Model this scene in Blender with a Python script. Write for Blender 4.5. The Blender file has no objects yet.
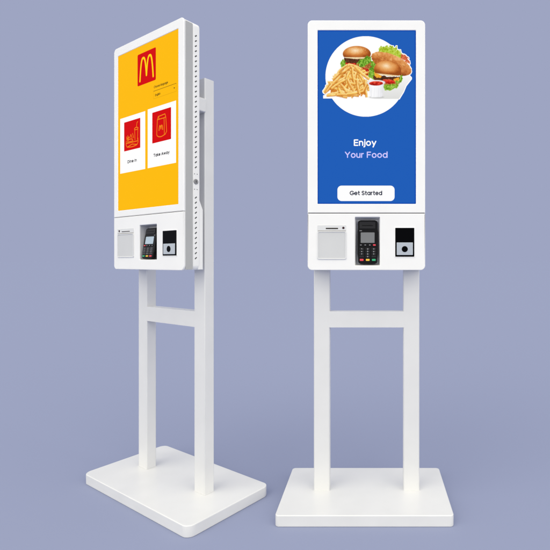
import bpy, bmesh, math, random
import numpy as np
from mathutils import Matrix, Vector
R = math.radians
sc = bpy.context.scene
C = sc.collection
T = 0.0446                      # thickness of the base plate; heights below are measured from its top

# ------------------------------------------------------------------ materials
def lin(c):
    c = c / 255.0
    return c / 12.92 if c <= 0.04045 else ((c + 0.055) / 1.055) ** 2.4
def rgb(r, g, b): return (lin(r), lin(g), lin(b), 1.0)
MATS = {}
def mat(name, col, rough=0.4, spec=0.5, metal=0.0, mottled=0.0, coat=0.0, bump=0.0):
    if name in MATS: return MATS[name]
    m = bpy.data.materials.new(name); m.use_nodes = True
    nt = m.node_tree; b = nt.nodes['Principled BSDF']
    b.inputs['Base Color'].default_value = col
    b.inputs['Roughness'].default_value = rough
    b.inputs['Specular IOR Level'].default_value = spec
    b.inputs['Metallic'].default_value = metal
    b.inputs['Coat Weight'].default_value = coat
    b.inputs['Coat Roughness'].default_value = 0.12
    tc = nt.nodes.new('ShaderNodeTexCoord')
    if mottled:
        n = nt.nodes.new('ShaderNodeTexNoise'); n.inputs['Scale'].default_value = 9.0
        n.inputs['Detail'].default_value = 2.0
        nt.links.new(tc.outputs['Object'], n.inputs['Vector'])
        mr = nt.nodes.new('ShaderNodeMapRange')
        mr.inputs['From Min'].default_value = 0.3; mr.inputs['From Max'].default_value = 0.7
        mr.inputs['To Min'].default_value = 1 - mottled; mr.inputs['To Max'].default_value = 1 + mottled
        nt.links.new(n.outputs['Fac'], mr.inputs['Value'])
        mx = nt.nodes.new('ShaderNodeVectorMath'); mx.operation = 'SCALE'
        mx.inputs[0].default_value = col[:3]
        nt.links.new(mr.outputs['Result'], mx.inputs['Scale'])
        nt.links.new(mx.outputs['Vector'], b.inputs['Base Color'])
        mr2 = nt.nodes.new('ShaderNodeMapRange')
        mr2.inputs['From Min'].default_value = 0.3; mr2.inputs['From Max'].default_value = 0.7
        mr2.inputs['To Min'].default_value = max(rough - 0.02, 0.02); mr2.inputs['To Max'].default_value = rough + 0.02
        nt.links.new(n.outputs['Fac'], mr2.inputs['Value'])
        nt.links.new(mr2.outputs['Result'], b.inputs['Roughness'])
    if bump:
        n = nt.nodes.new('ShaderNodeTexNoise'); n.inputs['Scale'].default_value = 700.0
        nt.links.new(tc.outputs['Object'], n.inputs['Vector'])
        bp = nt.nodes.new('ShaderNodeBump'); bp.inputs['Strength'].default_value = bump
        bp.inputs['Distance'].default_value = 0.0004
        nt.links.new(n.outputs['Fac'], bp.inputs['Height'])
        nt.links.new(bp.outputs['Normal'], b.inputs['Normal'])
    MATS[name] = m
    return m
def glow(name, col, s=1.0):
    """pixels of a lit screen"""
    if name in MATS: return MATS[name]
    m = bpy.data.materials.new(name); m.use_nodes = True
    b = m.node_tree.nodes['Principled BSDF']
    b.inputs['Base Color'].default_value = (0.001, 0.001, 0.001, 1)
    b.inputs['Roughness'].default_value = 0.35
    b.inputs['Specular IOR Level'].default_value = 0.015
    b.inputs['Emission Color'].default_value = col
    b.inputs['Emission Strength'].default_value = s
    MATS[name] = m
    return m
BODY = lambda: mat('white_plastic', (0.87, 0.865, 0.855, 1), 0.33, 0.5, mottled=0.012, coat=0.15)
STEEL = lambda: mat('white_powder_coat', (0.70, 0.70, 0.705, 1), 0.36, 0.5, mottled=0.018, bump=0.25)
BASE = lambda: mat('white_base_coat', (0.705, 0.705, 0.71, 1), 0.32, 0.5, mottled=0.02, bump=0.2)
BAND = lambda: mat('grey_band_plastic', (0.43, 0.432, 0.432, 1), 0.4, mottled=0.02)
GREYP = lambda: mat('light_grey_plastic', (0.60, 0.605, 0.61, 1), 0.45, mottled=0.02)
GREYH = lambda: mat('pale_grey_plastic', (0.70, 0.705, 0.71, 1), 0.4, mottled=0.02)
NICHE = lambda: mat('niche_grey_plastic', (0.62, 0.62, 0.62, 1), 0.5)
BLACK = lambda: mat('black_plastic', (0.005, 0.005, 0.0055, 1), 0.38, 0.14)
KEYM = lambda: mat('key_rubber', (0.016, 0.016, 0.018, 1), 0.5, 0.2)
GLOSSB = lambda: mat('black_scan_glass', (0.002, 0.002, 0.002, 1), 0.12, 0.05)
SILVER = lambda: mat('silver_scan_plate', (0.50, 0.54, 0.58, 1), 0.35, 0.5, metal=0.25)
DARKSLOT = lambda: mat('dark_opening', (0.03, 0.025, 0.022, 1), 0.6, 0.2)
VENT = lambda: mat('vent_shadow_gap', (0.11, 0.11, 0.11, 1), 0.7, 0.2)
LOCK = lambda: mat('lock_metal', (0.30, 0.30, 0.31, 1), 0.35, 0.5, metal=0.8)

# ------------------------------------------------------------------ mesh helpers
def link(name, me, m, parent=None, smooth=R(35)):
    me.name = name
    o = bpy.data.objects.new(name, me); C.objects.link(o)
    me.materials.clear(); me.materials.append(m)
    if smooth:
        for p in me.polygons: p.use_smooth = True
        me.set_sharp_from_angle(angle=smooth)
        bm = bmesh.new(); bm.from_mesh(me)          # keep the large flat faces truly flat-shaded
        flat = {f.index: max(abs(c) for c in f.normal) > .99995 for f in bm.faces}
        for e in bm.edges:
            if len(e.link_faces) == 2 and flat[e.link_faces[0].index] != flat[e.link_faces[1].index]: e.smooth = False
        bm.to_mesh(me); bm.free()
    if parent: o.parent = parent
    return o
def join_meshes(parts):
    bm = bmesh.new()
    for p in parts: bm.from_mesh(p)
    me = bpy.data.meshes.new('m'); bm.to_mesh(me); bm.free()
    return me
def rrect(x0, z0, x1, z1, r, n=8, cut=None):
    """rounded rectangle; r a number or four radii (bl, br, tr, tl)"""
    rs = [r] * 4 if not isinstance(r, (tuple, list)) else r
    out = []
    for (cx, cz, a0, q) in ((x0 + rs[0], z0 + rs[0], 180, rs[0]), (x1 - rs[1], z0 + rs[1], 270, rs[1]),
                            (x1 - rs[2], z1 - rs[2], 0, rs[2]), (x0 + rs[3], z1 - rs[3], 90, rs[3])):
        if q < 1e-6: out.append((cx, cz)); continue
        for k in range(n + 1):
            a = R(a0 + 90.0 * k / n); out.append((cx + q * math.cos(a), cz + q * math.sin(a)))
    return out
def circle(cx, cz, r, n=40, rz=None):
    rz = rz or r
    return [(cx + r * math.cos(2 * math.pi * k / n), cz + rz * math.sin(2 * math.pi * k / n)) for k in range(n)]
def plate(outlines, y0, y1, bev=0.0, res=3, axis='Y'):
    """outlines in x,z (later ones are holes) made solid from depth y0 (front) to y1, edges rounded by bev"""
    cu = bpy.data.curves.new('c', 'CURVE'); cu.dimensions = '2D'; cu.fill_mode = 'BOTH'
    for ol in outlines:
        s = cu.splines.new('POLY'); s.points.add(len(ol) - 1)
        for p, (a, b) in zip(s.points, ol): p.co = (a, b, 0, 1)
        s.use_cyclic_u = True
    cu.extrude = max((y1 - y0) / 2 - bev, 0)
    cu.bevel_depth = bev; cu.bevel_resolution = res; cu.offset = -bev
    o = bpy.data.objects.new('c', cu); C.objects.link(o)
    dg = bpy.context.evaluated_depsgraph_get()
    me = bpy.data.meshes.new_from_object(o.evaluated_get(dg))
    bpy.data.objects.remove(o); bpy.data.curves.remove(cu)
    ym = (y0 + y1) / 2
    if axis == 'Y': M = Matrix(((1, 0, 0, 0), (0, 0, -1, ym), (0, 1, 0, T), (0, 0, 0, 1)))
    elif axis == 'X': M = Matrix(((0, 0, 1, ym), (1, 0, 0, 0), (0, 1, 0, T), (0, 0, 0, 1)))   # outline in y,z
    else: M = Matrix(((1, 0, 0, 0), (0, 1, 0, 0), (0, 0, 1, ym), (0, 0, 0, 1)))               # outline in x,y
    bm = bmesh.new(); bm.from_mesh(me)
    bmesh.ops.remove_doubles(bm, verts=bm.verts, dist=1e-6)
    bmesh.ops.transform(bm, matrix=M, verts=bm.verts)
    bmesh.ops.recalc_face_normals(bm, faces=bm.faces)
    bm.to_mesh(me); bm.free()
    return me
def sheet(polys, y):
    """flat convex polygons facing the front, each a hair in front of the last"""
    bm = bmesh.new()
    for i, pl in enumerate(polys):
        vs = [bm.verts.new((a, y - i * 2e-5, b + T)) for a, b in pl]
        f = bm.faces.new(vs); f.normal_update()
        if f.normal.y > 0: f.normal_flip()
    me = bpy.data.meshes.new('s'); bm.to_mesh(me); bm.free()
    return me
def ribbons(lines, w, y, closed=()):
    """round-ended strokes as flat ribbons"""
    bm = bmesh.new(); lay = 0
    for ln in lines:
        pts = [Vector(p) for p in ln]
        q = [pts[0]]
        for p in pts[1:]:
            if (p - q[-1]).length > 1e-7: q.append(p)
        pts = q
        yy = y - lay * 1.2e-5; lay += 1
        if len(pts) == 1:
            f = bm.faces.new([bm.verts.new((a, yy, b + T)) for a, b in circle(pts[0].x, pts[0].y, w * 0.6, 12)])
            f.normal_update()
            if f.normal.y > 0: f.normal_flip()
            continue
        L, Rr = [], []
        for i, p in enumerate(pts):
            if i == 0: d = (pts[1] - p).normalized()
            elif i == len(pts) - 1: d = (p - pts[i - 1]).normalized()
            else:
                d = ((pts[i + 1] - p).normalized() + (p - pts[i - 1]).normalized())
                d = d.normalized() if d.length > 1e-6 else (p - pts[i - 1]).normalized()
            n = Vector((-d.y, d.x)) * (w / 2)
            k = 1.0
            if 0 < i < len(pts) - 1:
                c = d.dot((p - pts[i - 1]).normalized()); k = 1 / max(c, 0.5)
            L.append(p + n * k); Rr.append(p - n * k)
        d0 = (pts[0] - pts[1]).normalized(); d1 = (pts[-1] - pts[-2]).normalized()
        cap = lambda c, d: [c + (Matrix.Rotation(R(a), 2) @ d) * (w / 2) for a in (60, 30, 0, -30, -60)]
        for i in range(len(pts) - 1):
            f = bm.faces.new([bm.verts.new((v.x, yy, v.y + T)) for v in (L[i], L[i + 1], Rr[i + 1], Rr[i])])
            f.normal_update()
            if f.normal.y > 0: f.normal_flip()
        for poly in ([Rr[0]] + cap(pts[0], d0)[::-1][::-1] + [L[0]], [L[-1]] + cap(pts[-1], d1) + [Rr[-1]]):
            cx = sum((v for v in poly), Vector((0, 0))) / len(poly)
            poly = sorted(poly, key=lambda v: math.atan2(v.y - cx.y, v.x - cx.x))
            f = bm.faces.new([bm.verts.new((v.x, yy, v.y + T)) for v in poly])
            f.normal_update()
            if f.normal.y > 0: f.normal_flip()
    me = bpy.data.meshes.new('r'); bm.to_mesh(me); bm.free()
    return me

# ------------------------------------------------------------------ geometric monoline lettering
def arc(cx, cy, rx, ry, a0, a1, n=14):
    return [(cx + rx * math.cos(R(a0 + (a1 - a0) * k / n)), cy + ry * math.sin(R(a0 + (a1 - a0) * k / n))) for k in range(n + 1)]
X = 0.74
G = {
 'E': (.50, [[(0, 0), (0, 1)], [(0, 1), (.5, 1)], [(0, .51), (.46, .51)], [(0, 0), (.5, 0)]]),
 'F': (.50, [[(0, 0), (0, 1)], [(0, 1), (.5, 1)], [(0, .5), (.44, .5)]]),
 'Y': (.66, [[(0, 1), (.33, .46)], [(.66, 1), (.33, .46)], [(.33, .46), (.33, 0)]]),
 'G': (.84, [arc(.45, .5, .45, .5, 42, 350, 24), [(.48, .44), (.88, .44)], [(.88, .44), (.88, .36)]]),
 'S': (.52, [arc(.26, .75, .25, .25, 30, 270, 16) + arc(.26, .25, .27, .25, 90, -150, 16)]),
 'T': (.62, [[(0, 1), (.62, 1)], [(.31, 1), (.31, 0)]]),
 'A': (.72, [[(0, 0), (.36, 1)], [(.36, 1), (.72, 0)], [(.13, .33), (.59, .33)]]),
 'D': (.68, [[(0, 0), (0, 1)], [(0, 1), (.22, 1)] + arc(.22, .5, .46, .5, 90, -90, 18) + [(0, 0)]]),
 'I': (.0, [[(0, 0), (0, 1)]]),
 'C': (.80, [arc(.45, .5, .45, .5, 45, 315, 24)]),
 'n': (.48, [[(0, 0), (0, X)], arc(.24, .48, .24, .26, 180, 0) + [(.48, 0)]]),
 'h': (.48, [[(0, 0), (0, 1.03)], arc(.24, .48, .24, .26, 180, 0) + [(.48, 0)]]),
 'u': (.48, [[(0, X)] + arc(.24, .26, .24, .26, 180, 360), [(.48, X), (.48, 0)]]),
 'r': (.26, [[(0, 0), (0, X)], arc(.25, .46, .25, .28, 180, 88)]),
 'o': (.58, [arc(.29, .37, .29, .37, 0, 360, 26)]),
 'c': (.52, [arc(.29, .37, .29, .37, 50, 310, 22)]),
 'e': (.58, [[(.02, .38), (.57, .38)], arc(.29, .37, .29, .37, 2, 320, 24)]),
 'a': (.60, [arc(.29, .37, .29, .37, 0, 360, 26), [(.6, X), (.6, 0)]]),
 'd': (.60, [arc(.29, .37, .29, .37, 0, 360, 26), [(.6, 1.04), (.6, 0)]]),
 'p': (.60, [arc(.31, .37, .29, .37, 0, 360, 26), [(0, X), (0, -.32)]]),
 'g': (.60, [arc(.29, .37, .29, .37, 0, 360, 26), [(.6, X), (.6, .02)] + arc(.31, 0, .29, .3, 0, -150)]),
 'l': (.0, [[(0, 0), (0, 1.04)]]),
 'i': (.0, [[(0, 0), (0, X)], [(0, 1.02)]]),
 'j': (.06, [[(.06, X), (.06, -.08)] + arc(-.1, -.1, .16, .18, 0, -80, 8), [(.06, 1.02)]]),
 't': (.30, [[(.12, 1), (.12, .2)] + arc(.3, .2, .18, .2, 180, 265, 8), [(0, .70), (.32, .70)]]),
 's': (.40, [arc(.2, .55, .19, .19, 30, 270, 12) + arc(.2, .19, .2, .19, 90, -150, 12)]),
 'k': (.44, [[(0, 0), (0, 1.04)], [(.42, X), (.02, .33)], [(.14, .42), (.46, 0)]]),
 'y': (.54, [[(0, X), (.28, .04)], [(.54, X), (.14, -.3)]]),
 'w': (.86, [[(0, X), (.21, 0)], [(.21, 0), (.43, X)], [(.43, X), (.65, 0)], [(.65, 0), (.86, X)]]),
 '1': (.3, [[(0, .8), (.25, 1)], [(.25, 1), (.25, 0)]]),
 '2': (.5, [arc(.25, .73, .25, .27, 160, -30) + [(0, 0)], [(0, 0), (.52, 0)]]),
 '3': (.5, [arc(.24, .76, .22, .24, 150, -90), arc(.24, .27, .26, .27, 90, -150)]),
 '4': (.56, [[(.4, 0), (.4, 1)], [(.4, 1), (0, .3)], [(0, .3), (.56, .3)]]),
 '5': (.5, [[(.45, 1), (.08, 1)], [(.08, 1), (.04, .55)], arc(.23, .32, .27, .32, 130, -150)]),
 '6': (.5, [arc(.25, .3, .25, .3, 0, 360, 20), [(.02, .4), (.34, 1)]]),
 '7': (.5, [[(0, 1), (.5, 1)], [(.5, 1), (.15, 0)]]),
 '8': (.5, [arc(.25, .76, .2, .24, 0, 360, 18), arc(.25, .27, .25, .27, 0, 360, 18)]),
 '9': (.5, [arc(.25, .7, .25, .3, 0, 360, 20), [(.48, .6), (.16, 0)]]),
 '0': (.5, [arc(.25, .5, .25, .5, 0, 360, 22)]),
}
def text(s, x0, x1, zb, cap, wt, y, gap=0.26):
    """write s between x0 and x1 on baseline zb"""
    adv, items = 0.0, []
    for ch in s:
        if ch == ' ': adv += 0.36; continue
        w, ls = G[ch]
        items.append((adv, ls)); adv += w + gap
    adv -= gap
    h = cap - wt; sx = (x1 - x0 - wt) / adv
    lines = []
    for a, ls in items:
        for ln in ls: lines.append([(x0 + wt / 2 + (a + px) * sx, zb + wt / 2 + pz * h) for px, pz in ln])
    return ribbons(lines, wt, y)

# ------------------------------------------------------------------ the picture shown on the blue screen
def vnoise(h, w, cell, rng):
    gh, gw = int(h / cell) + 3, int(w / cell) + 3
    g = rng.random((gh, gw))
    yy, xx = np.mgrid[0:h, 0:w] / cell
    yi, xi = yy.astype(int), xx.astype(int); fy, fx = yy - yi, xx - xi
    fy = fy * fy * (3 - 2 * fy); fx = fx * fx * (3 - 2 * fx)
    return (g[yi, xi] * (1 - fy) * (1 - fx) + g[yi + 1, xi] * fy * (1 - fx) + g[yi, xi + 1] * (1 - fy) * fx + g[yi + 1, xi + 1] * fy * fx)
def food_image():
    """a picture of burgers, a sub, fries and ketchup; coordinates 550 x 440, returns sRGB 0..1 and a mask"""
    W_, H_, S = 560, 452, 1.25
    w, h = int(W_ * S), int(H_ * S)
    rng = np.random.default_rng(7)
    img = np.ones((h, w, 3)); 
    py, px = np.mgrid[0:h, 0:w] / S
    n1 = vnoise(h, w, 7 * S, rng); n2 = vnoise(h, w, 3 * S, rng); n3 = vnoise(h, w, 16 * S, rng); n4 = vnoise(h, w, 1.6 * S, rng)
    wob = (n1 - .5) * 10 + (n2 - .5) * 5
    food = np.zeros((h, w))
    def put(a, col):
        a = np.clip(a, 0, 1)[..., None]
        img[:] = img * (1 - a) + np.clip(np.asarray(col, float) / 255.0, 0, 1) * a
        food[:] = np.maximum(food, a[..., 0])
    def el(cx, cy, rx, ry, rot=0, wb=0.0):
        c, s = math.cos(R(rot)), math.sin(R(rot))
        u = ((px - cx) * c + (py - cy) * s) / rx; v = (-(px - cx) * s + (py - cy) * c) / ry
        d = np.sqrt(u * u + v * v) + wob * wb / min(rx, ry)
        return u, v, d
    def soft(d, r): return np.clip((1 - d) * r / 1.3 + .5, 0, 1)
    def poly(pts, wb=0.0):
        ins = np.zeros((h, w), bool); X_, Y_ = px + wob * wb, py - wob * wb
        for (xa, ya), (xb, yb) in zip(pts, pts[1:] + pts[:1]):
            cnd = ((ya > Y_) != (yb > Y_)) & (X_ < (xb - xa) * (Y_ - ya) / (yb - ya + 1e-9) + xa)
            ins ^= cnd
        return ins.astype(float)
    def ramp(t, stops):
        t = np.clip(t, 0, 1); xs = [s[0] for s in stops]
        return np.stack([np.interp(t, xs, [s[1][k] for s in stops]) for k in range(3)], -1)
    # pale table edge running out of the circle
    pl = poly([(95, 345), (300, 346), (462, 345), (486, 306), (500, 272), (531, 232), (510, 208), (300, 220), (200, 300)])
    shade = ramp(np.clip((py - 200) / 145, 0, 1), [(0, (250, 250, 250)), (1, (222, 222, 220))])
    put(pl * np.clip((px - 290) / 90, 0, 1), shade)
    foodmask_plate = pl.copy()
    def lettuce(pts, light=0):
        m = poly(pts, 1.0)
        t = .25 + .5 * n1 + .45 * (n2 - .5) + .3 * (n4 - .5)
        put(m, ramp(t, [(0, (38 + light, 78 + light, 14)), (.35, (86 + light, 140 + light * .6, 30)), (.65, (140 + light * .7, 190 + light * .3, 62 + light * .3)), (1, (210, 232, 140))]))
    def bun(cx, cy, rx, ry, rot=0, flat=.55, base=(212, 134, 66)):
        u, v, d = el(cx, cy, rx, ry, rot)
        m = soft(d, min(rx, ry)) * np.clip((flat - v) * ry / 1.5, 0, 1)
        lightv = 1 - np.sqrt((u + .12) ** 2 * .8 + (v + .42) ** 2 * 1.25)
        t = lightv + (n2 - .5) * .10 + (n3 - .5) * .12
        put(m, ramp(t, [(0, (150, 74, 26)), (.2, (186, 102, 42)), (.42, base), (.65, (234, 176, 112)), (1, (252, 226, 190))]))
        return u, v
    # --- burger behind on the left
    put(poly([(232, 150), (312, 140), (318, 200), (300, 222), (270, 212), (240, 186)], .4), ramp(n2, [(0, (120, 62, 26)), (.5, (176, 108, 52)), (1, (224, 160, 96))]))
    lettuce([(140, 150), (150, 128), (180, 125), (186, 165), (170, 182), (145, 172)])
    u, v, d = el(290, 195, 42, 20, 10, .5); put(soft(d, 20), ramp(n1, [(0, (150, 84, 34)), (1, (222, 160, 96))]))
    put(poly([(160, 118), (300, 116), (300, 150), (262, 158), (170, 152)], .6), ramp(n2 * .6 + n4 * .4, [(0, (42, 20, 12)), (.6, (92, 52, 32)), (1, (150, 96, 62))]))
    put(poly([(166, 146), (236, 150), (240, 168), (206, 178), (170, 164)], .4), ramp(n1 + (py - 160) * .02, [(0, (232, 84, 58)), (.5, (206, 38, 24)), (1, (160, 18, 12))]))
    put(poly([(262, 172), (296, 182), (296, 216), (280, 212)], .4), ramp(n2, [(0, (150, 20, 12)), (1, (222, 70, 44))]))
    put(poly([(166, 112), (294, 112), (290, 122), (230, 127), (170, 121)], .2), ramp(n2, [(0, (226, 196, 140)), (1, (250, 234, 200))]))
    bun(230, 98, 77, 44, 0, .42)
    for k in range(34):
        a, q = rng.random() * 6.28, rng.random() ** .5
        x_, y_ = 232 + 56 * q * math.cos(a), 80 + 20 * q * math.sin(a)
        u, v, d = el(x_, y_, 2.2, 1.3, rng.random() * 180); put(soft(d, 1.5) * .35, (252, 228, 186))
    lettuce([(232, 150), (244, 130), (270, 122), (284, 108), (304, 112), (312, 134), (300, 150), (286, 154), (270, 168), (244, 172)])
    # --- filled sub behind on the right
    lettuce([(345, 96), (352, 70), (360, 56), (384, 58), (396, 50), (420, 56), (446, 60), (452, 74), (470, 78), (478, 104), (486, 122), (430, 128), (380, 112)], 74)
    lettuce([(304, 140), (330, 132), (346, 150), (330, 176), (308, 168)])
    u, v, d = el(420, 152, 118, 50, 24, .12)
    m = soft(d, 50) * (1 - poly([(310, 40), (360, 86), (430, 96), (482, 112), (520, 130), (545, 90), (500, 20)], .3))
    put(m, ramp(.55 - v * .45 + (n3 - .5) * .45 + (n1 - .5) * .3 + (n4 - .5) * .16, [(0, (122, 58, 20)), (.25, (170, 90, 38)), (.5, (200, 120, 58)), (.8, (222, 150, 84)), (1, (238, 180, 120))]))
    put(poly([(470, 100), (494, 104), (516, 128), (526, 152), (512, 150), (490, 130), (474, 122)], .8), ramp(n2, [(0, (170, 50, 30)), (.5, (214, 98, 62)), (1, (240, 180, 120))]))
    for k in range(9):
        u, v, d = el(350 + 17 * k, 112 + 6.5 * k + (k % 2) * 3, 7, 2.2, 30); put(soft(d, 2.2) * .45, (150, 76, 32))
    # --- burger in front on the right
    lettuce([(294, 190), (300, 176), (318, 168), (336, 186), (346, 214), (340, 238), (318, 240), (298, 226)])
    u, v, d = el(408, 262, 54, 17, 4, .2); put(soft(d, 17), ramp(n2, [(0, (150, 84, 34)), (1, (220, 156, 92))]))
    u, v, d = el(345, 235, 28, 16, 30, .2); put(soft(d, 16), (96, 54, 26))
    lettuce([(372, 280), (378, 262), (402, 268), (440, 262), (462, 262), (454, 284), (430, 292), (410, 300), (384, 296)], 20)
    lettuce([(440, 246), (458, 228), (476, 214), (484, 236), (470, 258), (450, 262)], 20)
    put(poly([(330, 206), (356, 214), (400, 224), (470, 222), (468, 236), (430, 250), (372, 246), (346, 236)], .5), ramp(n2 * .6 + n4 * .4, [(0, (38, 18, 10)), (.6, (84, 46, 28)), (1, (150, 98, 64))]))
    put(poly([(326, 196), (340, 200), (368, 220), (360, 232), (338, 228), (328, 214)], .3), ramp(n2, [(0, (226, 140, 24)), (1, (252, 198, 78))]))
    put(poly([(430, 236), (464, 226), (462, 246), (446, 244), (438, 252)], .3), ramp(n2, [(0, (226, 140, 24)), (1, (252, 198, 78))]))
    u, v, d = el(404, 250, 38, 12, 4, .3); put(soft(d, 12), ramp(.5 + v * .5 + (n2 - .5) * .4, [(0, (240, 96, 66)), (.5, (212, 42, 26)), (1, (150, 16, 10))]))
    put(poly([(334, 196), (466, 208), (466, 218), (420, 222), (364, 213), (338, 205)], .15), ramp(n2, [(0, (222, 190, 132)), (1, (250, 234, 200))]))
    bun(399, 186, 75, 50, 6, .50, (220, 146, 78))
    # --- fries
    pile = [(52, 318), (44, 306), (64, 262), (100, 208), (150, 168), (186, 150), (230, 166), (290, 230), (308, 262), (298, 334), (200, 338), (110, 334), (62, 332)]
    core = [(84, 312), (84, 262), (118, 222), (160, 188), (196, 176), (226, 190), (270, 240), (290, 268), (284, 324), (180, 330)]
    put(poly(core, 1.6), ramp(n2 * .6 + n3 * .4, [(0, (176, 84, 26)), (.45, (212, 126, 44)), (1, (240, 178, 86))]))
    def fry(xa, ya, xb, yb, t, bend=0.0):
        dx, dy = xb - xa, yb - ya; Ln = math.hypot(dx, dy); dx /= Ln; dy /= Ln
        s = (px - xa) * dx + (py - ya) * dy; q = -(px - xa) * dy + (py - ya) * dx
        q = q - bend * 4 * (s / Ln) * (1 - s / Ln) * Ln + (n1 - .5) * 1.2
        m = np.clip(np.minimum(np.minimum(s + 1, Ln + 1 - s), (t / 2 - np.abs(q)) * 1.0) * 1.0 + .5, 0, 1)
        put(np.clip(np.minimum(np.minimum(s + 1, Ln + 1 - s), t / 2 + 2.4 - np.abs(q - 1.8)) + .5, 0, 1) * .55, (188, 104, 30))
        sgn = 1 if dx > 0 else -1
        tone = .55 - sgn * q / t * .9 + (n2 - .5) * .22 + (n3 - .5) * .3
        k = rng.random() * 26 - 16
        put(m, ramp(tone, [(0, (222 + k, 150 + k, 58)), (.35, (242 + k * .4, 186 + k, 90 + k * .5)), (.7, (251, 214 + k * .4, 124)), (1, (255, 236, 172))]))
        if rng.random() < .25:
            put(m * np.clip(1 - np.abs(s - Ln * .97) / 5, 0, 1) * .6, (190, 106, 34))
    ins = lambda x, y: sum(((ya > y) != (yb > y)) and (x < (xb - xa) * (y - ya) / (yb - ya + 1e-9) + xa) for (xa, ya), (xb, yb) in zip(pile, pile[1:] + pile[:1])) % 2 == 1
    cnt = 0
    while cnt < 54:
        x_, y_ = 50 + rng.random() * 250, 160 + rng.random() * 170
        a = R(rng.choice([-48, -35, -20, 8, 28, 42, 60, 80]) + rng.normal() * 12); l = 26 + rng.random() * 38
        e = (x_ + l * math.cos(a), y_ + l * math.sin(a)); b = (x_ - l * math.cos(a), y_ - l * math.sin(a))
        if ins(x_, y_) and (ins(*e) or e[1] < 328) and ins(*b) and e[1] < 340 and 44 < e[0] < 306 and e[1] > 150 + abs(e[0] - 190) * .35:
            fry(b[0], b[1], e[0], e[1], 10.5 + rng.random() * 3, rng.normal() * .10); cnt += 1
    for f_ in [(62, 300, 186, 160, 12, .02), (196, 168, 262, 214, 11, -.04), (222, 168, 300, 236, 12, .03), (206, 176, 226, 282, 10, .05), (70, 322, 128, 310, 12, 0),
               (50, 312, 96, 262, 11, .04), (64, 326, 112, 322, 10, 0), (108, 214, 196, 168, 11, .06), (246, 210, 282, 292, 11, -.06), (276, 240, 286, 336, 10, .02),
               (120, 322, 240, 326, 12, -.03), (150, 236, 244, 262, 11, .09), (92, 288, 190, 232, 11, -.05), (176, 316, 272, 300, 11, .04), (190, 196, 176, 260, 10, .08),
               (48, 306, 78, 262, 9, 0), (96, 238, 150, 178, 11, .05), (128, 196, 178, 158, 10, -.04), (180, 236, 216, 300, 12, .06), (140, 262, 176, 312, 11, -.05), (232, 242, 246, 318, 11, .05), (262, 306, 290, 250, 10, .03)]:
        fry(*f_)
    # --- ketchup cup
    u, v, d = el(338, 336, 42, 7); put(soft(d, 7) * .35, (150, 150, 150))
    cup = poly([(288, 252), (384, 250), (378, 272), (372, 328), (366, 335), (310, 337), (304, 330), (296, 274)])
    put(cup, ramp((px - 288) / 96 + (n3 - .5) * .1, [(0, (232, 232, 236)), (.3, (252, 252, 253)), (.75, (240, 240, 243)), (1, (212, 212, 218))]))
    for xx_ in (312, 326, 350, 362):
        put(cup * np.clip(1.2 - np.abs(px - xx_ - (py - 300) * -.06) / 1.2, 0, 1) * np.clip((py - 282) / 8, 0, 1) * .5, (206, 206, 214))
    u, v, d = el(336, 256, 49, 14, -1); put(soft(d, 14), (250, 250, 252))
    put(soft(np.abs(d - .97) * 6, 5) * .3, (196, 196, 204))
    u, v, d = el(336, 260, 39, 12, -1, .1); put(soft(d, 12), ramp(.4 + (n1 - .5) * 1.1 + v * .25, [(0, (232, 84, 60)), (.35, (196, 34, 22)), (1, (134, 14, 10))]))
    for _ in range(2):
        for ax in (0, 1): img = .25 * np.roll(img, 1, ax) + .5 * img + .25 * np.roll(img, -1, ax)
    # mask: circle or food or plate
    circ = ((px - 279) ** 2 + (py - 222) ** 2) < 222 ** 2
    halo = np.zeros((h, w), bool); fm = food > .5; r_ = int(4 * S)
    for dy in range(-r_, r_ + 1, 2):
        for dx in range(-r_, r_ + 1, 2):
            halo |= np.roll(np.roll(fm, dy, 0), dx, 1)
    halo |= (px > 44) & (px < 150) & (py > 326 - (px - 44) * .3) & (py < 344)
    mask = circ | ((halo | (foodmask_plate > .5)) & (px < 536) & (py > 20) & (py < 350))
    return img, mask, S
def food_mesh(x0, z1, mpp, y):
    """mpp metres per picture unit, top left at x0,z1"""
    img, mask, S = food_image()
    h, w, _ = img.shape
    li = np.where(img <= .04045, img / 12.92, ((img + .055) / 1.055) ** 2.4)
    cell = mask[:-1, :-1] & mask[1:, 1:] & mask[1:, :-1] & mask[:-1, 1:]
    used = np.zeros((h, w), bool)
    used[:-1, :-1] |= cell; used[1:, 1:] |= cell; used[1:, :-1] |= cell; used[:-1, 1:] |= cell
    idx = -np.ones((h, w), int); idx[used] = np.arange(used.sum())
    yy, xx = np.nonzero(used)
    co = np.stack([x0 + xx / S * mpp, np.full(len(xx), y), T + z1 - yy / S * mpp], -1)
    cy, cx = np.nonzero(cell)
    fa = np.stack([idx[cy, cx], idx[cy + 1, cx], idx[cy + 1, cx + 1], idx[cy, cx + 1]], -1)
    me = bpy.data.meshes.new('food')
    me.from_pydata(co.tolist(), [], fa.tolist())
    at = me.color_attributes.new('picture', 'FLOAT_COLOR', 'POINT')
    col = np.ones((len(xx), 4)); col[:, :3] = li[yy, xx]
    at.data.foreach_set('color', col.ravel().astype(np.float32))
    me.update()
    return me

# ------------------------------------------------------------------ scene pieces
def thing(name, label, cat, loc, rz=0, group=None):
    o = bpy.data.objects.new(name, None); C.objects.link(o)
    o.location = loc; o.rotation_euler = (0, 0, rz); o.empty_display_size = .1
    o['label'] = label; o['category'] = cat
    if group: o['group'] = group
    return o

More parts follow.
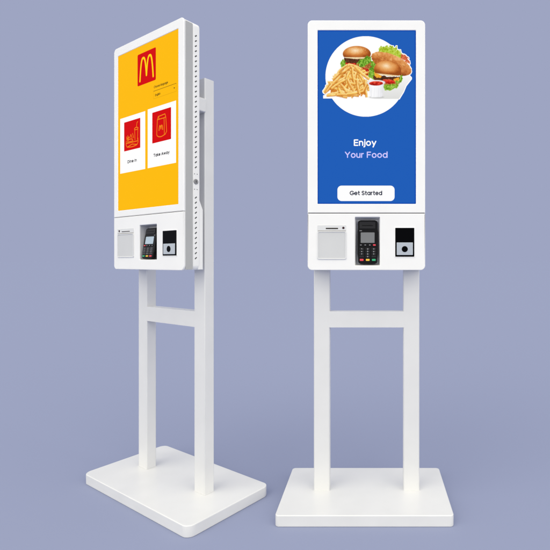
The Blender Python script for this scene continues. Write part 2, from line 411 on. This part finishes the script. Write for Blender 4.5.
def make_kiosk(P, label, loc, rz):
    k = thing('self_service_kiosk', label, 'kiosk', loc, rz, 'self service kiosks')
    D = P['D']; Y = lambda v: v - D / 2
    W = P['W'] / 2; bx = P['bx']
    # base plate
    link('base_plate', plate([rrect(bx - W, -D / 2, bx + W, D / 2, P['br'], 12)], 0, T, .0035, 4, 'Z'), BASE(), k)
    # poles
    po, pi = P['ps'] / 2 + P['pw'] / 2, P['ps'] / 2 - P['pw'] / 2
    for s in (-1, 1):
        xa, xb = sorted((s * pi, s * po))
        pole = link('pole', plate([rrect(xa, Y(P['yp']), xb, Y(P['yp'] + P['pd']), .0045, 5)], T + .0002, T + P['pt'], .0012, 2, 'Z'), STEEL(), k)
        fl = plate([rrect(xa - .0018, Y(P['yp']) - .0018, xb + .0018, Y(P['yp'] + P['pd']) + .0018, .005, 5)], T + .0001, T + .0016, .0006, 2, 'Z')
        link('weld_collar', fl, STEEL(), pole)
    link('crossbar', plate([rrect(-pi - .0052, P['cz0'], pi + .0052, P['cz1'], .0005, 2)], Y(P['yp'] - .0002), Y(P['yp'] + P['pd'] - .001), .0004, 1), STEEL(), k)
    # housing
    yb = Y(P['yb']); b = P['bw'] / 2; z0, z1 = P['zb0'], P['zb1']; r = .019
    out = rrect(-b + .0012, z0 + .0012, b - .0012, z1 - .0012, r, 10)
    ring = plate([out, rrect(-b + .006, z0 + .006, b - .006, z1 - .006, r, 6)], yb + .0082, yb + P['r1'], 0.0)
    rear = plate([out], yb + P['r1'] + .0004, yb + P['r2'], .006, 4)
    hy = P['hump']
    ang = [(yb + P['r2'] - .008, z0 + .002), (Y(hy), z0 + .002), (Y(hy), P['hz']), (yb + P['r2'] - .008, P['hz'] + .055)]
    hump = plate([ang], -b + .0024, b - .0024, .003, 3, 'X')
    hous = link('rear_housing', join_meshes([ring, rear, hump]), BODY(), k)
    for s in (-1, 1):
        x_ = sorted((s * (b - .0004), s * (b - .003)))
        band = link('side_band', plate([rrect(yb + .0092, z0 + P['bz'], yb + P['r1'] - .0006, z1 - .012, .0015, 2)], x_[0], x_[1], .0006, 2, 'X'), BAND(), k)
        # vent slots, one pattern per side
        vy = yb + (P['r1'] + P['r2']) / 2 + P['vo']
        segs = []
        zc = z1 - .056; n = 0
        while zc > z0 + .03:
            if not (P['lz'] - .045 < zc < P['lz'] + .045): segs.append(zc)
            zc -= .0204
        xo = sorted((s * (b - .0018), s * (b - .0008)))
        for run in ([z for z in segs if z > P['lz']], [z for z in segs if z < P['lz']]):
            sl = []
            for zc in run:
                ca, sa = math.cos(R(42)), math.sin(R(42)); L_, t_ = .0058, .0023
                cap = rrect(-L_, -t_, L_, t_, t_ * .95, 4)
                sl.append(plate([[(vy + p * ca - q * sa, zc + p * sa + q * ca) for p, q in cap]], xo[0], xo[1], 0, 0, 'X'))
            link('vent_slots', join_meshes(sl), VENT(), hous)
        for dz in (-.031, .031):
            for dy in (-.006, .006):
                link('screw', plate([circle(vy + dy, P['lz'] + dz, .0019, 10)], xo[0], xo[1], 0, 0, 'X'), VENT(), hous)
        xl = sorted((s * (b - .002), s * (b + .0012)))
        lk = link('side_lock', plate([circle(vy, P['lz'], .0105, 24)], xl[0], xl[1], .0008, 2, 'X'), LOCK(), k)
        xl = sorted((s * (b + .0008), s * (b + .0018)))
        link('keyhole', plate([rrect(vy - .0012, P['lz'] - .005, vy + .0012, P['lz'] + .005, .001, 3)], xl[0], xl[1], 0, 0, 'X'), DARKSLOT(), lk)
        # brackets to the poles
        for zz in P['brz']:
            xa, xb = sorted((s * (po + P['bo']), s * (pi + .01)))
            mb = plate([rrect(xa, zz, xb, zz + .056, .004, 3)], yb + P['r2'] - .0012, Y(P['yp']) - .0004, .001, 2)
            link('mounting_bracket', mb, STEEL(), k)
    # front: upper bezel round the screen, lower fascia round niche
    zs = P['zs']; g = .0008
    sx0, sx1, sz0, sz1 = P['scr']
    up = plate([rrect(-b, zs + g, b, z1, (.001, .001, r, r), 10), rrect(sx0 - .0012, sz0 - .0012, sx1 + .0012, sz1 + .0012, .0015, 3)], yb, yb + .008, .0026, 4)
    link('screen_bezel', up, BODY(), k)
    nx0, nx1, nz0, nz1 = P['niche']
    lo = plate([rrect(-b, z0, b, zs - g, (r, r, .001, .001), 10), rrect(nx0, nz0, nx1, nz1, .003, 3)], yb, yb + .008, .0026, 4)
    link('lower_fascia', lo, BODY(), k)
    seam = plate([rrect(-b + .002, zs - .006, b - .002, zs + .006, .001, 2)], yb + .005, yb + .0078, 0)
    link('seam_backing', seam, mat('seam_brown_grey', (.22, .20, .18, 1), .6), k)
    # niche: five-sided recess
    d = P['nd']; bm = bmesh.new()
    e = .0008
    fr = [(nx0 - e, nz0 - e), (nx1 + e, nz0 - e), (nx1 + e, nz1 + e), (nx0 - e, nz1 + e)]
    ins = P['nin']
    bk = [(nx0 + ins, nz0 + ins), (nx1 - ins, nz0 + ins), (nx1 - ins, nz1 - ins), (nx0 + ins, nz1 - ins)]
    vf = [bm.verts.new((a, yb + .0062, c + T)) for a, c in fr]; vb = [bm.verts.new((a, yb + d, c + T)) for a, c in bk]
    for i in range(4): bm.faces.new((vf[i], vf[(i + 1) % 4], vb[(i + 1) % 4], vb[i]))
    bm.faces.new(vb)
    me = bpy.data.meshes.new('n'); bm.to_mesh(me); bm.free()
    nich = link('terminal_niche', me, mat(*P['nm']), k, smooth=None)
    tx, tz = P['term'][0], P['term'][1]
    cr = plate([rrect(tx - .02, tz + .03, tx + .02, tz + .10, .003, 3)], yb + P['cr0'], yb + d + .001, .001, 2)
    link('cradle', cr, KEYM(), nich)
    # receipt printer
    (px0, px1, hz0, hz1), (dx0, dx1, dz0, dz1), (s0, s1, sz_0, sz_1), (lx, lz) = P['printer']
    pr = link('receipt_printer', plate([rrect(px0, hz0 - .004, px1, hz1, .003, 4)], yb - .0012, yb + .003, .0008, 2), GREYH(), k)
    link('paper_slot', plate([rrect(s0, sz_0, s1, sz_1, .0015, 3)], yb - .0018, yb - .0008, .0002, 1), DARKSLOT(), pr)
    link('indicator_light', plate([circle(lx, lz, .0048, 20)], yb - .0024, yb - .0008, .0006, 2), mat('dark_red_lens', (.035, .008, .008, 1), .25), pr)
    fr_ = plate([rrect(dx0, dz0, dx1, dz1, .006, 6), rrect(dx0 + .0042, dz0 + .0042, dx1 - .0042, dz1 - .0042, .004, 5)], yb - .0034, yb + .003, .0012, 3)
    dr = plate([rrect(dx0 + .0036, dz0 + .0036, dx1 - .0036, dz1 - .0036, .004, 5)], yb - .0014, yb + .003, .0005, 2)
    pdoor = link('printer_door', dr, GREYP(), pr)
    link('door_rim', fr_, GREYH(), pr)
    gp = plate([rrect(dx0 + .002, dz1 + .0004, dx1 - .002, dz1 + .0024, .0008, 2)], yb - .0019, yb - .0006, 0)
    link('door_gap', gp, mat('seam_brown_grey', (.22, .20, .18, 1), .6), pr)
    # scanner
    (x0, x1, q0, q1), (a0, a1, c0, c1), (ccx, ccz, cr_) = P['scan']
    scn = link('code_scanner', plate([rrect(x0, q0, x1, q1, .0015, 3)], yb - .0022, yb + .003, .0007, 2), GLOSSB(), k)
    link('scanner_frame', plate([rrect(x0 - .0035, q0 - .0035, x1 + .0035, q1 + .0035, .004, 4), rrect(x0 - .0002, q0 - .0002, x1 + .0002, q1 + .0002, .0015, 3)], yb - .0016, yb + .003, .0007, 2), BODY(), scn)
    link('scan_plate', plate([rrect(a0, c0, a1, c1, .0015, 3)], yb - .0032, yb - .0015, .0006, 2), SILVER(), scn)
    link('lens', plate([circle(ccx, ccz, cr_, 28)], yb - .0046, yb - .0028, .0008, 2), GLOSSB(), scn)
    # screen
    ys = yb + .0012
    scr = link('screen', plate([rrect(sx0, sz0, sx1, sz1, .0012, 2)], ys, ys + .004, 0), P['scrmat'], k)
    P['content'](scr, ys - .0002, P)
    return k, yb

# ---- what the blue screen shows
def blue_content(scr, y, P):
    white = glow('screen_white', rgb(254, 254, 255))
    ed = glow('screen_blue_edge', rgb(8, 66, 172))
    sx0, sx1, sz0, sz1 = P['scr']
    e = .0026
    rim = [[(sx0, sz0), (sx1, sz0), (sx1, sz0 + e), (sx0, sz0 + e)], [(sx0, sz1 - e), (sx1, sz1 - e), (sx1, sz1), (sx0, sz1)],
           [(sx0, sz0), (sx0 + e, sz0), (sx0 + e, sz1), (sx0, sz1)], [(sx1 - e, sz0), (sx1, sz0), (sx1, sz1), (sx1 - e, sz1)]]
    link('screen_edge', sheet(rim, y - .0001), ed, scr, None)
    m = bpy.data.materials.new('picture_pixels'); m.use_nodes = True
    nt = m.node_tree; b = nt.nodes['Principled BSDF']
    at = nt.nodes.new('ShaderNodeAttribute'); at.attribute_name = 'picture'
    b.inputs['Base Color'].default_value = (.001, .001, .001, 1); b.inputs['Specular IOR Level'].default_value = .015
    nt.links.new(at.outputs['Color'], b.inputs['Emission Color']); b.inputs['Emission Strength'].default_value = 1.0
    mpp = .0040549 / 5.5
    link('food_picture', food_mesh(-.2085, 1.8847, mpp, y - .0002), m, scr, None)
    o = link('headline', text('Enjoy', -.0512, .0405, 1.4391, .0268, .0050, y - .0003), white, scr, None); o['label'] = 'white word Enjoy'
    o = link('headline', text('Your Food', -.0875, .0860, 1.3905, .0256, .0044, y - .0003), glow('screen_lavender', rgb(205, 200, 255)), scr, None); o['label'] = 'lavender words Your Food'
    link('start_button', sheet([rrect(-.1176, 1.2157, .1143, 1.2781, .017, 8)], y - .0003), white, scr, None)
    link('button_caption', text('Get Started', -.0680, .0640, 1.2390, .0182, .0036, y - .0005), glow('screen_ink', rgb(40, 46, 66)), scr, None)

# ---- what the yellow screen shows
def yellow_content(scr, y, P):
    red = glow('screen_red', rgb(212, 0, 5)); white = glow('screen_white', rgb(254, 254, 255))
    yel = glow('screen_arch_yellow', rgb(255, 212, 10)); ink = glow('screen_brown_ink', rgb(70, 58, 20)); org = glow('screen_orange_line', rgb(244, 134, 20))
    grey = glow('screen_grey_ink', rgb(44, 44, 48))
    lg = link('logo_panel', sheet([rrect(-.0690, 1.7292, .0702, 1.8655, .006, 5)], y - .0001), red, scr, None)
    o = []
    # two tall arches, thin stroke that widens a little towards the feet
    def arch(xa, xm, xb, zt, za, zb_):
        pts = []
        for k in range(25):
            t = k / 24.0
            if t < .5: q = (t / .5); x_ = xa + (xm - xa) * (1 - math.sqrt(max(0, 1 - q ** 1.7))) ** 1.0 if False else xa + (xm - xa) * q; z_ = za + (zt - za) * (1 - (1 - q) ** 2.9)
            else: q = (t - .5) / .5; x_ = xm + (xb - xm) * q; z_ = zb_ + (zt - zb_) * (1 - q ** 2.9)
            pts.append((x_, z_))
        return pts
    link('arches_logo', ribbons([arch(-.0500, -.0245, .0003, 1.8425, 1.7480, 1.7640), arch(.0003, .0252, .0510, 1.8425, 1.7640, 1.7480)], .0100, y - .0003), yel, scr, None)
    link('language_caption', text('Choose language', .0560, .1570, 1.6955, .0100, .0018, y - .0002), ink, scr, None)
    bx = [(.0535, 1.6520), (.2140, 1.6520), (.2140, 1.6838), (.0535, 1.6838)]
    link('language_box', ribbons([[bx[0], bx[1]], [bx[1], bx[2]], [bx[0], bx[3]]], .0008, y - .0002), glow('screen_thin_line', rgb(190, 135, 20)), scr, None)
    link('language_rule', ribbons([[bx[3], bx[2]]], .0016, y - .0003), ink, scr, None)
    link('language_choice', text('English', .0650, .1030, 1.6605, .0098, .0018, y - .0002), ink, scr, None)
    link('dropdown_arrow', sheet([[(.1955, 1.6700), (.2055, 1.6700), (.2005, 1.6640)]], y - .0003), ink, scr, None)
    def card(x0, x1, z0, z1, rd, cap, cx0, cx1, cz):
        c = link('choice_card', sheet([[(x0, z0), (x1, z0), (x1, z1), (x0, z1)]], y - .0001), white, scr, None)
        c['label'] = 'white card reading ' + cap
        link('icon_panel', sheet([rrect(*rd, .0025, 3)], y - .0002), red, scr, None)
        link('card_caption', text(cap, cx0, cx1, cz,   .0135, .0031, y - .0002), grey, scr, None)
    card(-.2121, -.0092, 1.3655, 1.6125, (-.1785, 1.4615, -.0475, 1.5905), 'Dine In', -.1500, -.0760, 1.4050)
    card(.0094, .2125, 1.3661, 1.6155, (.0441, 1.4660, .1786, 1.5952), 'Take Away', .0530, .1685, 1.4080)
    # tray with fries, burger and a cup with a straw
    L = []
    L += [[(-.162, 1.489), (-.154, 1.478)] + [(-.154 + .08 * t, 1.478 - .004 * math.sin(math.pi * t)) for t in (.2, .5, .8, 1)] + [(-.064, 1.489)]]
    L += [[(-.150, 1.478), (-.112, 1.486), (-.074, 1.479)]]
    L += [[(-.162, 1.489), (-.160, 1.506)], [(-.064, 1.489), (-.066, 1.506)], [(-.160, 1.494), (-.066, 1.494)]]
    L += [arc(-.128, 1.500, .022, .010, 0, 180), [(-.150, 1.499), (-.106, 1.499)]]
    L += [[(-.092, 1.548), (-.089, 1.500)], [(-.066, 1.548), (-.069, 1.500)], arc(-.079, 1.549, .015, .005, 0, 360), [(-.078, 1.553), (-.073, 1.574)], [(-.073, 1.574), (-.067, 1.577)]]
    L += [[(-.158, 1.524), (-.150, 1.508)], [(-.148, 1.528), (-.146, 1.509)], [(-.140, 1.522), (-.141, 1.510)], [(-.158, 1.514), (-.136, 1.519)], [(-.130, 1.516), (-.122, 1.530)], [(-.122, 1.530), (-.112, 1.512)], [(-.108, 1.532), (-.100, 1.512)]]
    link('icon_drawing', ribbons(L, .0034, y - .0003), org, scr, None)
    # paper bag
    L = [[(.082, 1.560), (.077, 1.502)] + arc(.107, 1.500, .030, .014, 180, 300, 8) + [(.139, 1.492), (.148, 1.502), (.142, 1.562)],
         [(.082, 1.560), (.088, 1.572), (.136, 1.575), (.142, 1.562)], [(.082, 1.560), (.130, 1.560)], [(.130, 1.560), (.142, 1.562)], [(.088, 1.572), (.094, 1.563)],
         [(.130, 1.560), (.132, 1.494)]]
    link('icon_drawing', ribbons(L, .0036, y - .0003), org, scr, None)
    Lm = [[(.094 + (.0065 * t), 1.514 + .018 * (1 - (1 - t) ** 2.6)) for t in (0, .25, .5, .75, 1)] + [(.1005 + .0065 * t, 1.532 - .014 * t ** 2.6) for t in (.25, .5, .75, 1)]]
    Lm += [[(2 * .107 - a, c) for a, c in Lm[0]]]
    link('icon_emblem', ribbons(Lm, .0052, y - .0003), org, scr, None)

# ---- card terminals
def make_terminal(P, label, k_loc, k_rz, mirror):
    km = mat('grey_key_rubber', (.05, .05, .055, 1), .5, .25) if mirror else KEYM()
    w, h, th = P['w'], P['h'], P['th']
    t = thing('card_terminal', label, 'card terminal', (0, 0, 0), 0, 'card terminals in the kiosk niches')
    M = Matrix.Translation(k_loc) @ Matrix.Rotation(k_rz, 4, 'Z') @ Matrix.Translation((P['x'], P['y'], P['z'] + T)) @ Matrix.Rotation(-P['tilt'], 4, 'X')
    t.matrix_world = M
    O = lambda ol, y0, y1, bev=0, res=2: _shift(plate(ol, y0, y1, bev, res))
    def _shift(me):
        me.transform(Matrix.Translation((0, 0, -T))); return me
    a = w / 2
    # shell: wider shoulders, waist at the keypad
    ol = rrect(-a, 0, a, h, .010, 8)
    ol = [(x_ * (1.0 - .07 * math.exp(-((z_ - h * .18) / (h * .22)) ** 2) ), z_) for x_, z_ in ol]
    side = []
    n = 14
    def prof(z_):
        q = z_ / h
        return a * (0.93 if q < .12 else 0.93 + .07 * min(1, (q - .12) / .1)) * (1 if q < .74 else 1 - .04 * min(1, (q - .74) / .05))
    zs_ = [h * i / 40.0 for i in range(41)]
    rr = .011
    def edge(z_):
        x_ = prof(z_)
        if z_ < rr: x_ -= rr - math.sqrt(rr * rr - (rr - z_) ** 2)
        if z_ > h - rr: x_ -= rr - math.sqrt(max(0, rr * rr - (z_ - h + rr) ** 2))
        return x_
    ol = [(edge(z_), z_) for z_ in zs_] + [(-edge(z_), z_) for z_ in zs_[::-1]]
    link('shell', O([ol], 0, th, .004, 4), BLACK(), t)
    # paper cover at the head
    cv = link('paper_cover', O([rrect(-a * .80, h * .80, a * .74, h * .965, .004, 4)], -.0022, .001, .0012, 3), KEYM(), t)
    link('tear_bar', O([rrect(-a * .55, h * .865, a * .5, h * .885, .001, 2)], -.0032, -.0016, .0004, 1), BLACK(), cv)
    link('brand_plate', O([rrect(-a * .80 if not mirror else a * .62, h * .745, -a * .56 if not mirror else a * .80, h * .765, .0008, 2)], -.0008, .0008, 0), mat('dim_grey_print', (.16, .16, .17, 1), .5), t)
    # display
    z0, z1 = h * .475, h * .715
    link('display', O([rrect(-a * .68, z0, a * .66, z1, .002, 3)], -.0010, .001, .0004, 1), P['dm'], t)
    red = mat('red_key_rubber', (.75, .045, .07, 1), .4); yel = mat('yellow_key_rubber', (.80, .50, .03, 1), .4); grn = mat('green_key_rubber', (.02, .38, .16, 1), .4)
    pr = mat('key_print', (.42, .42, .44, 1), .5)
    def key(cx, cz, kw, kh, m, dig=None):
        o = link('key', O([rrect(cx - kw / 2, cz - kh / 2, cx + kw / 2, cz + kh / 2, min(kh, kw) * .3, 4)], -.0022, .001, .0007, 2), m, t)
        if dig:
            me = text(dig, cx - kh * .22, cx + kh * .22, cz - kh * .32, kh * .64, kh * .13, -.0024)
            link('key_digit', _shift(me), pr, o, None)
        return o
    cols = [-a * .58, 0, a * .58]
    zf = h * .425
    for i, cx in enumerate([-a * .66, -a * .24, a * .2, a * .64]):
        hot = (i == 0) if mirror else (i == 3)
        o = key(cx, zf, a * (.26 if hot else .2), h * .034, red if hot else KEYM())
        if hot: o['label'] = 'red function key'
        else: link('key_mark', O([rrect(cx - a * .07, zf - h * .005, cx + a * .07, zf + h * .005, .0004, 2)], -.0027, -.0021, 0), pr, o)
    digs = ['1', '2', '3', '4', '5', '6', '7', '8', '9', None, '0', None]
    for r_ in range(4):
        for c_ in range(3):
            key(cols[c_], h * (.335 - r_ * .058), a * (.5 if mirror else .42), h * .046, km, digs[r_ * 3 + c_])
    cs = [grn, yel, red] if mirror else [red, yel, grn]
    nm = ['green', 'yellow', 'red'] if mirror else ['red', 'yellow', 'green']
    for c_ in range(3):
        o = key(cols[c_], h * .085, a * .36, h * .046, cs[c_]); o['label'] = nm[c_] + ' key'
    return t

yellow = glow('screen_yellow', rgb(254, 188, 3)); blue = glow('screen_blue', rgb(31, 93, 184))
LEFT = dict(nm=('niche_grey_plastic', (.60, .60, .60, 1), .5), bz=.004, W=.7882, D=.4031, bx=.0074, br=.033, yp=.1835, pw=.0719, ps=.4294, pd=.0472, pt=1.7322, cz0=.6931, cz1=.7595,
            yb=.0765, bw=.5289, zb0=.9349, zb1=1.9375, zs=1.1695, scr=(-.2295, .2262, 1.2010, 1.8978), r1=.0419, r2=.0758, hump=.1676, hz=1.1815,
            vo=-.003, lz=1.2927, brz=(1.587,), bo=.008, nd=.040, nin=.004, niche=(-.0518, .0772, .9785, 1.1266),
            printer=((-.233, -.0975, 1.0955, 1.1165), (-.2300, -.0960, .9880, 1.0940), (-.1950, -.1280, 1.1018, 1.1048), (-.2155, 1.1067)),
            scan=((.1240, .2190, .9945, 1.0952), (.1295, .2101, 1.0000, 1.0430), (.1683, 1.0212, .0125)), term=(0, .985), cr0=.03, scrmat=yellow, content=yellow_content)
RIGHT = dict(nm=('niche_pale_plastic', (.82, .82, .82, 1), .5), bz=.022, W=.6861, D=.4151, bx=-.0062, br=.016, yp=.1941, pw=.0675, ps=.3800, pd=.0472, pt=1.7322, cz0=.6909, cz1=.7586,
             yb=.1103, bw=.4772, zb0=.9351, zb1=1.9487, zs=1.1655, scr=(-.1967, .1995, 1.2055, 1.9070), r1=.0419, r2=.0720, hump=.1900, hz=1.1815,
             vo=-.003, lz=1.2927, brz=(1.587,), bo=.004, nd=.040, nin=.006, niche=(-.0463, .0547, .9541, 1.1504),
             printer=((-.1985, -.0822, 1.0950, 1.1180), (-.1987, -.0815, .9789, 1.0930), (-.1647, -.1148, 1.1017, 1.1067), (-.0933, 1.1066)),
             scan=((.1172, .1938, .9898, 1.1062), (.1228, .1881, .9967, 1.0474), (.1553, 1.0206, .0122)), term=(.0042, .9614), cr0=.03, scrmat=blue, content=blue_content)
LL, LA = (-.8895, 2.1061, 0), R(-34.1883)
RL, RA = (-.0216, 1.7976 + .4151 / 2, 0), 0.0
make_kiosk(LEFT, 'white self-service kiosk turned at an angle, its screen showing a yellow menu', LL, LA)
make_kiosk(RIGHT, 'white self-service kiosk facing straight ahead, burgers and fries on its blue screen', RL, RA)
lcd1 = mat('bluish_lcd', (.42, .52, .60, 1), .3); lcd2 = mat('grey_lcd', (.17, .175, .18, 1), .35)
ybL, ybR = .0765 - .4031 / 2, .1103 - .4151 / 2
make_terminal(dict(w=.090, h=.134, th=.016, x=0.0055, y=ybL - .001, z=.982, tilt=R(9.5), dm=lcd1), 'black card terminal leaning back in the niche of the angled kiosk with the yellow screen', LL, LA, True)
make_terminal(dict(w=.0845, h=.1790, th=.020, x=.0053, y=ybR + .004, z=.9615, tilt=R(5), dm=lcd2), 'black card terminal in the niche of the kiosk with the blue screen', RL, RA, False)

# ------------------------------------------------------------------ studio floor and backdrop light
BG = rgb(158, 165, 194)
fm = mat('studio_floor_paint', (.264, .293, .431, 1), .9, 0.0)
bm = bmesh.new(); s = 400
f = bm.faces.new([bm.verts.new(p) for p in ((-s, -s, 0), (s, -s, 0), (s, s, 0), (-s, s, 0))])
me = bpy.data.meshes.new('floor'); bm.to_mesh(me); bm.free()
fl = link('floor', me, fm, None, None); fl['kind'] = 'structure'

w = bpy.data.worlds.new('World'); sc.world = w; w.use_nodes = True
nt = w.node_tree; bg = nt.nodes['Background']
tc = nt.nodes.new('ShaderNodeTexCoord')
acc = None
def softbox(d, inner, outer, col, st):
    """a soft round studio light in direction d, full inside `inner` degrees, gone by `outer`"""
    global acc
    d = Vector(d).normalized()
    dt = nt.nodes.new('ShaderNodeVectorMath'); dt.operation = 'DOT_PRODUCT'; dt.inputs[1].default_value = d
    nt.links.new(tc.outputs['Generated'], dt.inputs[0])
    mr = nt.nodes.new('ShaderNodeMapRange'); mr.interpolation_type = 'SMOOTHSTEP'
    mr.inputs['From Min'].default_value = math.cos(R(outer)); mr.inputs['From Max'].default_value = math.cos(R(inner))
    nt.links.new(dt.outputs['Value'], mr.inputs['Value'])
    sca = nt.nodes.new('ShaderNodeVectorMath'); sca.operation = 'SCALE'; sca.inputs[0].default_value = [c * st for c in col]
    nt.links.new(mr.outputs['Result'], sca.inputs['Scale'])
    ad = nt.nodes.new('ShaderNodeVectorMath'); ad.operation = 'ADD'
    if acc is None: ad.inputs[0].default_value = BG[:3]
    else: nt.links.new(acc, ad.inputs[0])
    nt.links.new(sca.outputs['Vector'], ad.inputs[1]); acc = ad.outputs['Vector']
warm = (1.0, .955, .75)
softbox((-1.0, -.85, .38), 18, 46, warm, 2.15)     # broad light from the front left
softbox((1.0, -.75, .38), 16, 42, warm, 2.0)      # broad light from the front right
softbox((0.0, -.30, 1.0), 18, 48, warm, 1.75)      # overhead
nt.links.new(acc, bg.inputs['Color']); bg.inputs['Strength'].default_value = 1.0

# ------------------------------------------------------------------ camera
cd = bpy.data.cameras.new('camera'); cam = bpy.data.objects.new('camera', cd); C.objects.link(cam)
cam.location = (0, 0, .9738 + T); cam.rotation_euler = (R(90), 0, 0)
cd.sensor_width = 36; cd.lens = 36 * 470.5169 / 550
cd.shift_x = -(371.7345 - 275) / 550; cd.shift_y = -(275 - 260.6526) / 550
cd.clip_start = .05; cd.clip_end = 2000
sc.camera = cam
sc.view_settings.view_transform = 'Standard'; sc.view_settings.look = 'None'
sc.view_settings.exposure = 0; sc.view_settings.gamma = 1
